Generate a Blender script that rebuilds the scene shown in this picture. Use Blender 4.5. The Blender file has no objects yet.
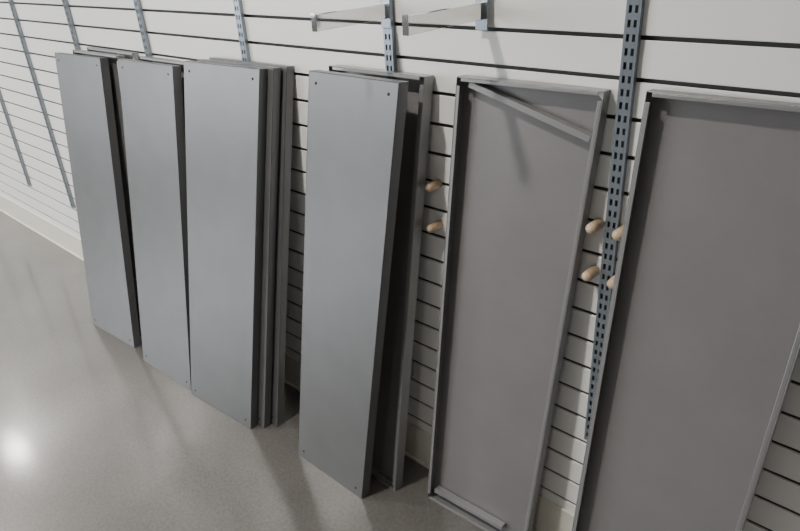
import bpy, math, random
from mathutils import Matrix, Vector
random.seed(3)
col=bpy.context.collection
# ---------------------------------------------------------------- materials
def mat(name, base, rough=.5, metal=0.0, spec=.5):
    m=bpy.data.materials.new(name);m.use_nodes=True
    b=m.node_tree.nodes['Principled BSDF']
    b.inputs['Base Color'].default_value=(*base,1);b.inputs['Roughness'].default_value=rough
    b.inputs['Metallic'].default_value=metal;b.inputs['Specular IOR Level'].default_value=spec
    return m
def add_noise(m, c1, c2, scale, detail=6, lo=.35, hi=.65, bump=0, bscale=None, coord='Object'):
    nt=m.node_tree;b=nt.nodes['Principled BSDF']
    tc=nt.nodes.new('ShaderNodeTexCoord');n=nt.nodes.new('ShaderNodeTexNoise')
    n.inputs['Scale'].default_value=scale;n.inputs['Detail'].default_value=detail
    nt.links.new(tc.outputs[coord],n.inputs['Vector'])
    r=nt.nodes.new('ShaderNodeValToRGB');r.color_ramp.elements[0].position=lo;r.color_ramp.elements[1].position=hi
    r.color_ramp.elements[0].color=(*c1,1);r.color_ramp.elements[1].color=(*c2,1)
    nt.links.new(n.outputs['Fac'],r.inputs['Fac']);nt.links.new(r.outputs['Color'],b.inputs['Base Color'])
    if bump:
        n2=nt.nodes.new('ShaderNodeTexNoise');n2.inputs['Scale'].default_value=bscale or scale*4
        nt.links.new(tc.outputs[coord],n2.inputs['Vector'])
        bp=nt.nodes.new('ShaderNodeBump');bp.inputs['Strength'].default_value=bump;bp.inputs['Distance'].default_value=.002
        nt.links.new(n2.outputs['Fac'],bp.inputs['Height']);nt.links.new(bp.outputs['Normal'],b.inputs['Normal'])
    return r
M_steel=mat('painted_grey_steel',(.15,.15,.15),.36,.4)
add_noise(M_steel,(.156,.158,.160),(.172,.174,.176),9,8,.3,.7,.12,450)
M_inner=mat('painted_grey_steel_underside',(.2,.19,.19),.42,.25)
add_noise(M_inner,(.222,.212,.212),(.242,.232,.231),6,8,.3,.7,.12,450)
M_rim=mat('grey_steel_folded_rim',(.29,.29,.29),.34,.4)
M_hole=mat('dark_hole',(.01,.01,.01),.8)
M_slat=mat('white_slat_laminate',(.88,.87,.84),.35)
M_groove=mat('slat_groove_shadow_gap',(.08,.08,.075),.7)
M_base=mat('cream_vinyl_base',(.72,.69,.60),.5)
M_std=mat('zinc_blue_standard',(.28,.315,.35),.3,.75)
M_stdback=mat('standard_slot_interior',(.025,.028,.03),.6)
M_chrome=mat('polished_chrome',(.93,.92,.90),.05,1.0)
M_wood=mat('birch_dowel',(.62,.46,.30),.5)
add_noise(M_wood,(.46,.33,.21),(.62,.47,.32),30,4)
M_white=mat('ceiling_paint',(.75,.75,.73),.7)
M_grey=mat('grey_wall_paint',(.35,.34,.33),.7)
M_lampcase=mat('lamp_housing',(.7,.7,.7),.4)
M_em=bpy.data.materials.new('lamp_diffuser');M_em.use_nodes=True
b=M_em.node_tree.nodes['Principled BSDF'];b.inputs['Emission Color'].default_value=(1,.95,.88,1);b.inputs['Emission Strength'].default_value=80
# polished concrete
M_floor=mat('polished_concrete',(.2,.19,.17),.3)
nt=M_floor.node_tree;b=nt.nodes['Principled BSDF']
tc=nt.nodes.new('ShaderNodeTexCoord')
def N(t,**k):
    n=nt.nodes.new(t)
    for a,v in k.items(): n.inputs[a].default_value=v
    return n
n1=N('ShaderNodeTexNoise',Scale=2.0,Detail=9.0,Roughness=.62);n2=N('ShaderNodeTexNoise',Scale=95.0,Detail=4.0)
n3=N('ShaderNodeTexVoronoi',Scale=110.0)
for n in(n1,n2,n3): nt.links.new(tc.outputs['Object'],n.inputs['Vector'])
r1=nt.nodes.new('ShaderNodeValToRGB');r1.color_ramp.elements[0].position=.3;r1.color_ramp.elements[1].position=.7
r1.color_ramp.elements[0].color=(.092,.086,.078,1);r1.color_ramp.elements[1].color=(.150,.142,.131,1)
nt.links.new(n1.outputs['Fac'],r1.inputs['Fac'])
r2=nt.nodes.new('ShaderNodeValToRGB');r2.color_ramp.elements[0].position=.36;r2.color_ramp.elements[1].position=.62
r2.color_ramp.elements[0].color=(.74,.73,.72,1);r2.color_ramp.elements[1].color=(1.1,1.1,1.1,1)
nt.links.new(n2.outputs['Fac'],r2.inputs['Fac'])
mx=nt.nodes.new('ShaderNodeMix');mx.data_type='RGBA';mx.blend_type='MULTIPLY';mx.inputs[0].default_value=.75
nt.links.new(r1.outputs['Color'],mx.inputs[6]);nt.links.new(r2.outputs['Color'],mx.inputs[7])
r3=nt.nodes.new('ShaderNodeValToRGB');r3.color_ramp.elements[0].position=.12;r3.color_ramp.elements[1].position=.22
r3.color_ramp.elements[0].color=(.4,.38,.35,1);r3.color_ramp.elements[1].color=(1,1,1,1)
nt.links.new(n3.outputs['Distance'],r3.inputs['Fac'])
mx2=nt.nodes.new('ShaderNodeMix');mx2.data_type='RGBA';mx2.blend_type='MULTIPLY';mx2.inputs[0].default_value=.3
nt.links.new(mx.outputs[2],mx2.inputs[6]);nt.links.new(r3.outputs['Color'],mx2.inputs[7])
nt.links.new(mx2.outputs[2],b.inputs['Base Color'])
b.inputs['Roughness'].default_value=.28;b.inputs['Specular IOR Level'].default_value=.9
b.inputs['Coat Weight'].default_value=1.0;b.inputs['Coat Roughness'].default_value=.13;b.inputs['Coat IOR'].default_value=1.6
# ---------------------------------------------------------------- mesh helper
class MB:
    def __init__(s): s.v=[];s.f=[];s.m=[];s.mats=[]
    def mi(s,m):
        if m not in s.mats: s.mats.append(m)
        return s.mats.index(m)
    def hexa(s,pts,m):
        k=len(s.v);s.v+= [tuple(p) for p in pts]
        for f in((0,3,2,1),(4,5,6,7),(0,1,5,4),(1,2,6,5),(2,3,7,6),(3,0,4,7)):
            s.f.append([k+i for i in f]);s.m.append(s.mi(m))
    def box(s,a,b,m,M=None):
        x0,y0,z0=a;x1,y1,z1=b
        p=[Vector(q) for q in((x0,y0,z0),(x1,y0,z0),(x1,y1,z0),(x0,y1,z0),(x0,y0,z1),(x1,y0,z1),(x1,y1,z1),(x0,y1,z1))]
        if M: p=[M@q for q in p]
        s.hexa(p,m)
    def revolve(s,prof,m,M,seg=16):
        k=len(s.v)
        for r,z in prof:
            for i in range(seg):
                a=2*math.pi*i/seg;s.v.append(tuple(M@Vector((r*math.cos(a),r*math.sin(a),z))))
        for j in range(len(prof)-1):
            for i in range(seg):
                i2=(i+1)%seg
                s.f.append([k+j*seg+i,k+j*seg+i2,k+(j+1)*seg+i2,k+(j+1)*seg+i]);s.m.append(s.mi(m))
        s.f.append([k+i for i in range(seg)][::-1]);s.m.append(s.mi(m))
        s.f.append([k+(len(prof)-1)*seg+i for i in range(seg)]);s.m.append(s.mi(m))
    def obj(s,name,bevel=0,smooth=False,parent=None):
        me=bpy.data.meshes.new(name);me.from_pydata(s.v,[],s.f)
        for m in s.mats: me.materials.append(m)
        for p,i in zip(me.polygons,s.m): p.material_index=i;p.use_smooth=smooth
        o=bpy.data.objects.new(name,me);col.objects.link(o)
        if bevel:
            md=o.modifiers.new('bevel','BEVEL');md.width=bevel;md.segments=2;md.limit_method='ANGLE'
        if parent: o.parent=parent
        return o
# ---------------------------------------------------------------- room
b_=MB();b_.box((-12,-7,-.1),(4,.15,0),M_floor);b_.obj('floor')
b_=MB();b_.box((-12,-7,3.3),(4,.15,3.4),M_white);b_.obj('ceiling')
X0,X1=-12,4
pitch=.0775;z0=1.346;gap=.0085
w=MB()
def q(y0,za,y1,zb,m):
    k=len(w.v);w.v+=[(X0,y0,za),(X1,y0,za),(X1,y1,zb),(X0,y1,zb)];w.f.append([k,k+1,k+2,k+3]);w.m.append(w.mi(m))
i=-15
cur=0.0
while True:
    zg=z0+i*pitch
    if zg>3.25: break
    a,bb=zg-gap/2,zg+gap/2
    q(0,cur,0,a-.0012,M_slat);q(0,a-.0012,.0012,a,M_slat)
    q(.0012,a,.005,a,M_slat);q(.005,a,.005,a-.006,M_groove);q(.005,a-.006,.013,a-.006,M_groove)
    q(.013,a-.006,.013,bb+.006,M_groove);q(.013,bb+.006,.005,bb+.006,M_groove);q(.005,bb+.006,.005,bb,M_groove);q(.005,bb,.0012,bb,M_slat)
    q(.0012,bb,0,bb+.0012,M_slat)
    cur=bb+.0012;i+=1
q(0,cur,0,3.3,M_slat)
q(.02,3.3,.02,0,M_slat)
w.obj('wall_back')
b_=MB();b_.box((-12,-.008,0),(4,-.0005,.150),M_base);b_.box((-12,-.014,0),(4,-.0005,.012),M_base);b_.obj('baseboard_back',.002)
b_=MB();b_.box((-12.1,-7,0),(-12,.15,3.3),M_white);b_.obj('wall_left')
b_=MB();b_.box((-12.1,-7.1,0),(4.1,-7,3.3),M_grey);b_.obj('wall_front_unseen')  # out of view, added dark grey so the chrome arms reflect contrast
b_=MB();b_.box((4,-7,0),(4.1,.15,3.3),M_grey);b_.obj('wall_right_unseen')  # also unseen, added to darken what the chrome mirrors
# ---------------------------------------------------------------- slotted standards
def standard(x,zb,zt=2.9):
    s=MB();wd=.029;d=.013;t=.002
    s.box((x-wd/2,-d,zb),(x-wd/2+.0055,0,zt),M_std)
    s.box((x+wd/2-.0055,-d,zb),(x+wd/2,0,zt),M_std)
    s.box((x-.003,-d,zb),(x+.003,-d+t,zt),M_std)
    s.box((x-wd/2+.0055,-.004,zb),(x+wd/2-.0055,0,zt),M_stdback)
    z=zb
    while z<zt-.01:
        s.box((x-wd/2+.005,-d,z),(x-.0028,-d+t,z+.012),M_std)
        s.box((x+.0028,-d,z),(x+wd/2-.005,-d+t,z+.012),M_std)
        z+=.0254
    s.obj('slotted_wall_standard')
for n in range(10):
    standard(-.5413-.6252*n, .44 if n==0 else .36)
standard(-.5413+.6252,.42)
# ---------------------------------------------------------------- gondola shelves
def frame(BL,BR,TL):
    BL,BR,TL=Vector(BL),Vector(BR),Vector(TL)
    ex=(BR-BL).normalized();ey=(TL-BL).normalized();en=ex.cross(ey).normalized()
    M=Matrix((( ex.x,ey.x,en.x,BL.x),(ex.y,ey.y,en.y,BL.y),(ex.z,ey.z,en.z,BL.z),(0,0,0,1)))
    return M,(BR-BL).length,(TL-BL).length
def shelf(BL,BR,TL,open_front=False,depth=.034,lip=.011,name='gondola_shelf'):
    M,W,L=frame(BL,BR,TL);s=MB();t=.0022
    mm=M_inner if open_front else M_steel
    if open_front:
        f0,f1=-depth,-depth+t;n0,n1=-depth,0
    else:
        f0,f1=-t,0;n0,n1=-depth,0
    s.box((0,0,f0),(W,L,f1),mm,M)
    me=M_rim if open_front else M_steel
    s.box((0,0,n0),(t,L,n1),me,M);s.box((W-t,0,n0),(W,L,n1),me,M)
    s.box((t,0,n0),(W-t,t,n1),me,M);s.box((t,L-t,n0),(W-t,L,n1),me,M)
    # returned lips
    if open_front: la,lb=-t,0
    else: la,lb=-depth,-depth+t
    s.box((t,.02,la),(lip,L-.02,lb),M_rim,M);s.box((W-lip,.02,la),(W-t,L-.02,lb),M_rim,M)
    if open_front:
        s.box((lip+.001,L-.010,la),(W-lip-.001,L-t,lb),M_rim,M);s.box((lip+.001,t,la),(W-lip-.001,.010,lb),M_rim,M)
    # hooked end bracket plates
    for yy in(.03,L-.075):
        for k in range(3):
            if not open_front:
                s.box((W-.03,yy+k*.016,-depth-.008),(W-.028,yy+k*.016+.009,-depth),M_rim,M)
    if not open_front:
        for cx,cy in((.03,.03),(W-.03,.03),(.03,L-.03),(W-.03,L-.03)):
            s.revolve([(.0001,0),(.0042,0),(.0042,.0008),(.0001,.0008)],M_hole,M@Matrix.Translation((cx,cy,0)),12)
    o=s.obj(name,.0012)
    return M,W,L
def sh(xl,yl,xr,yr,tx,ty,tz,**k): return shelf((xl,yl,0.0),(xr,yr,0.0),(tx,ty,tz),**k)
# stack 1
sh(-3.000,-.304,-2.625,-.281,-3.040,-.108,1.25)
sh(-2.960,-.236,-2.585,-.222,-2.955,-.065,1.26,open_front=True,depth=.03)
sh(-2.930,-.190,-2.550,-.178,-2.890,-.030,1.27,open_front=True,depth=.028)
# stack 2
sh(-2.502,-.303,-2.132,-.290,-2.500,-.090,1.26)
sh(-2.480,-.225,-2.115,-.215,-2.440,-.038,1.265,open_front=True)
# stack 3
sh(-2.115,-.300,-1.745,-.275,-1.975,-.120,1.295,depth=.03)
sh(-2.087,-.256,-1.707,-.240,-1.960,-.080,1.295,depth=.028)
sh(-2.062,-.216,-1.675,-.204,-1.950,-.040,1.295,depth=.028)
# stack 4
sh(-1.503,-.246,-1.180,-.250,-1.360,-.116,1.315)
sh(-1.455,-.160,-1.118,-.157,-1.365,-.042,1.315,open_front=True,depth=.036,lip=.014)
# stack 5 : tray showing its underside
M5,W5,L5=sh(-1.021,-.110,-.668,-.095,-.928,-.045,1.325,open_front=True)
M6,W6,L6=sh(-.517,-.150,-.165,-.140,-.487,-.045,1.338,open_front=True)
# loose rails lying in the tray
def rail(M,a,b,name):
    a=Vector(a);b=Vector(b);d=(b-a);L=d.length;ang=math.atan2(d.y,d.x)
    T=M@Matrix.Translation(a)@Matrix.Rotation(ang,4,'Z')
    s=MB();s.box((0,0,0),(L,.022,.0018),M_inner,T);s.box((0,.0202,.0018),(L,.022,.022),M_rim,T)
    s.box((0,.008,.0202),(L,.0202,.022),M_rim,T)
    s.obj(name,.0006)
rail(M5,(.026,L5-.030,-.0300),(.332,L5-.115,-.0300),'metal_edge_rail')
rail(M5,(.022,.022,-.0300),(.27,.022,-.0300),'metal_edge_rail')
# ---------------------------------------------------------------- pegs
def peg(x,z,l=.05):
    s=MB();M=Matrix.Translation((x,0,z))@Matrix.Rotation(math.radians(90),4,'X')
    r=.0118
    prof=[(.0040,-.008),(.0040,.0),(r,.0005),(r,l-.011)]
    for k in range(1,7):
        a=k/6*math.pi/2;prof.append((max(r*math.cos(a),.0004),l-.011+.011*math.sin(a)))
    s.revolve(prof,M_wood,M,20);s.obj('wooden_peg',smooth=True)
zp1=z0-4*pitch;zp2=zp1-.1163
for x in(-.574,-1.026,-.514):
    for z in(zp1,zp2): peg(x,z)
# ---------------------------------------------------------------- chrome faceouts
def faceout(x,z,l=.245):
    s=MB();h=.034;wd=.014;t=.0016
    s.box((x-wd/2,-l,z-h/2),(x-wd/2+t,-.012,z+h/2),M_chrome);s.box((x+wd/2-t,-l,z-h/2),(x+wd/2,-.012,z+h/2),M_chrome)
    s.box((x-wd/2,-l,z+h/2-t),(x+wd/2,-.012,z+h/2),M_chrome);s.box((x-wd/2,-l,z-h/2),(x+wd/2,-.012,z-h/2+t),M_chrome)
    s.box((x-wd/2-.001,-l-.002,z-h/2-.001),(x+wd/2+.001,-l,z+h/2+.004),M_chrome)
    s.box((x-.016,-.0165,z-.04),(x+.016,-.0135,z+.06),M_std)
    for k in(-.02,.03): s.box((x-.004,-.0135,z+k),(x+.004,-.001,z+k+.012),M_std)
    s.obj('chrome_faceout_arm',.0008)
faceout(-1.1665,1.455);faceout(-.880,1.463,.262)
# ---------------------------------------------------------------- lamps
def downlight(x,y,power,r=.12):
    s=MB();M=Matrix.Translation((x,y,3.3))@Matrix.Rotation(math.pi,4,'X')
    s.revolve([(r+.02,0),(r+.02,.03),(r,.03),(r,.012),(.001,.012)],M_lampcase,M,24)
    s.revolve([(.001,.013),(r-.002,.013),(r-.002,.016),(.001,.016)],M_em,M,24)
    s.obj('ceiling_downlight')
    l=bpy.data.lights.new('downlight_bulb','SPOT');l.energy=power;l.spot_size=math.radians(125);l.spot_blend=.8;l.shadow_soft_size=.07;l.color=(1,.955,.90)
    o=bpy.data.objects.new('downlight_bulb',l);col.objects.link(o);o.location=(x,y,3.24)
for x,y,p in((-1.5,-1.5,220),(-3.6,-1.6,180),(-7.05,-.2,150),(-5.4,-1.2,210),(-3.5,-4,140),(.5,-4,140)): downlight(x,y,p)
l=bpy.data.lights.new('front_left_fill','AREA');l.shape='RECTANGLE';l.size=4;l.size_y=2.4;l.energy=270;l.color=(.90,.95,1)  # soft fill added from the front left, no window stands there
o=bpy.data.objects.new('front_left_fill',l);col.objects.link(o);o.location=(-7,-5.5,1.9)
o.rotation_euler=(Vector((-2,0,.7))-o.location).to_track_quat('-Z','Y').to_euler()
wd=bpy.data.worlds.new('world');bpy.context.scene.world=wd;wd.use_nodes=True
wd.node_tree.nodes['Background'].inputs['Color'].default_value=(.95,.97,1,1);wd.node_tree.nodes['Background'].inputs['Strength'].default_value=.42
# ---------------------------------------------------------------- camera
cam=bpy.data.objects.new('camera',bpy.data.cameras.new('camera'));col.objects.link(cam)
cam.data.sensor_width=36;cam.data.lens=648.63*36/800;cam.data.clip_start=.02
R=Matrix.Rotation(.7624,3,'Z')@Matrix.Rotation(1.0991,3,'X')@Matrix.Rotation(-.0604,3,'Z')
cam.matrix_world=Matrix.Translation((0,-1.2397,1.62))@R.to_4x4()
bpy.context.scene.camera=cam
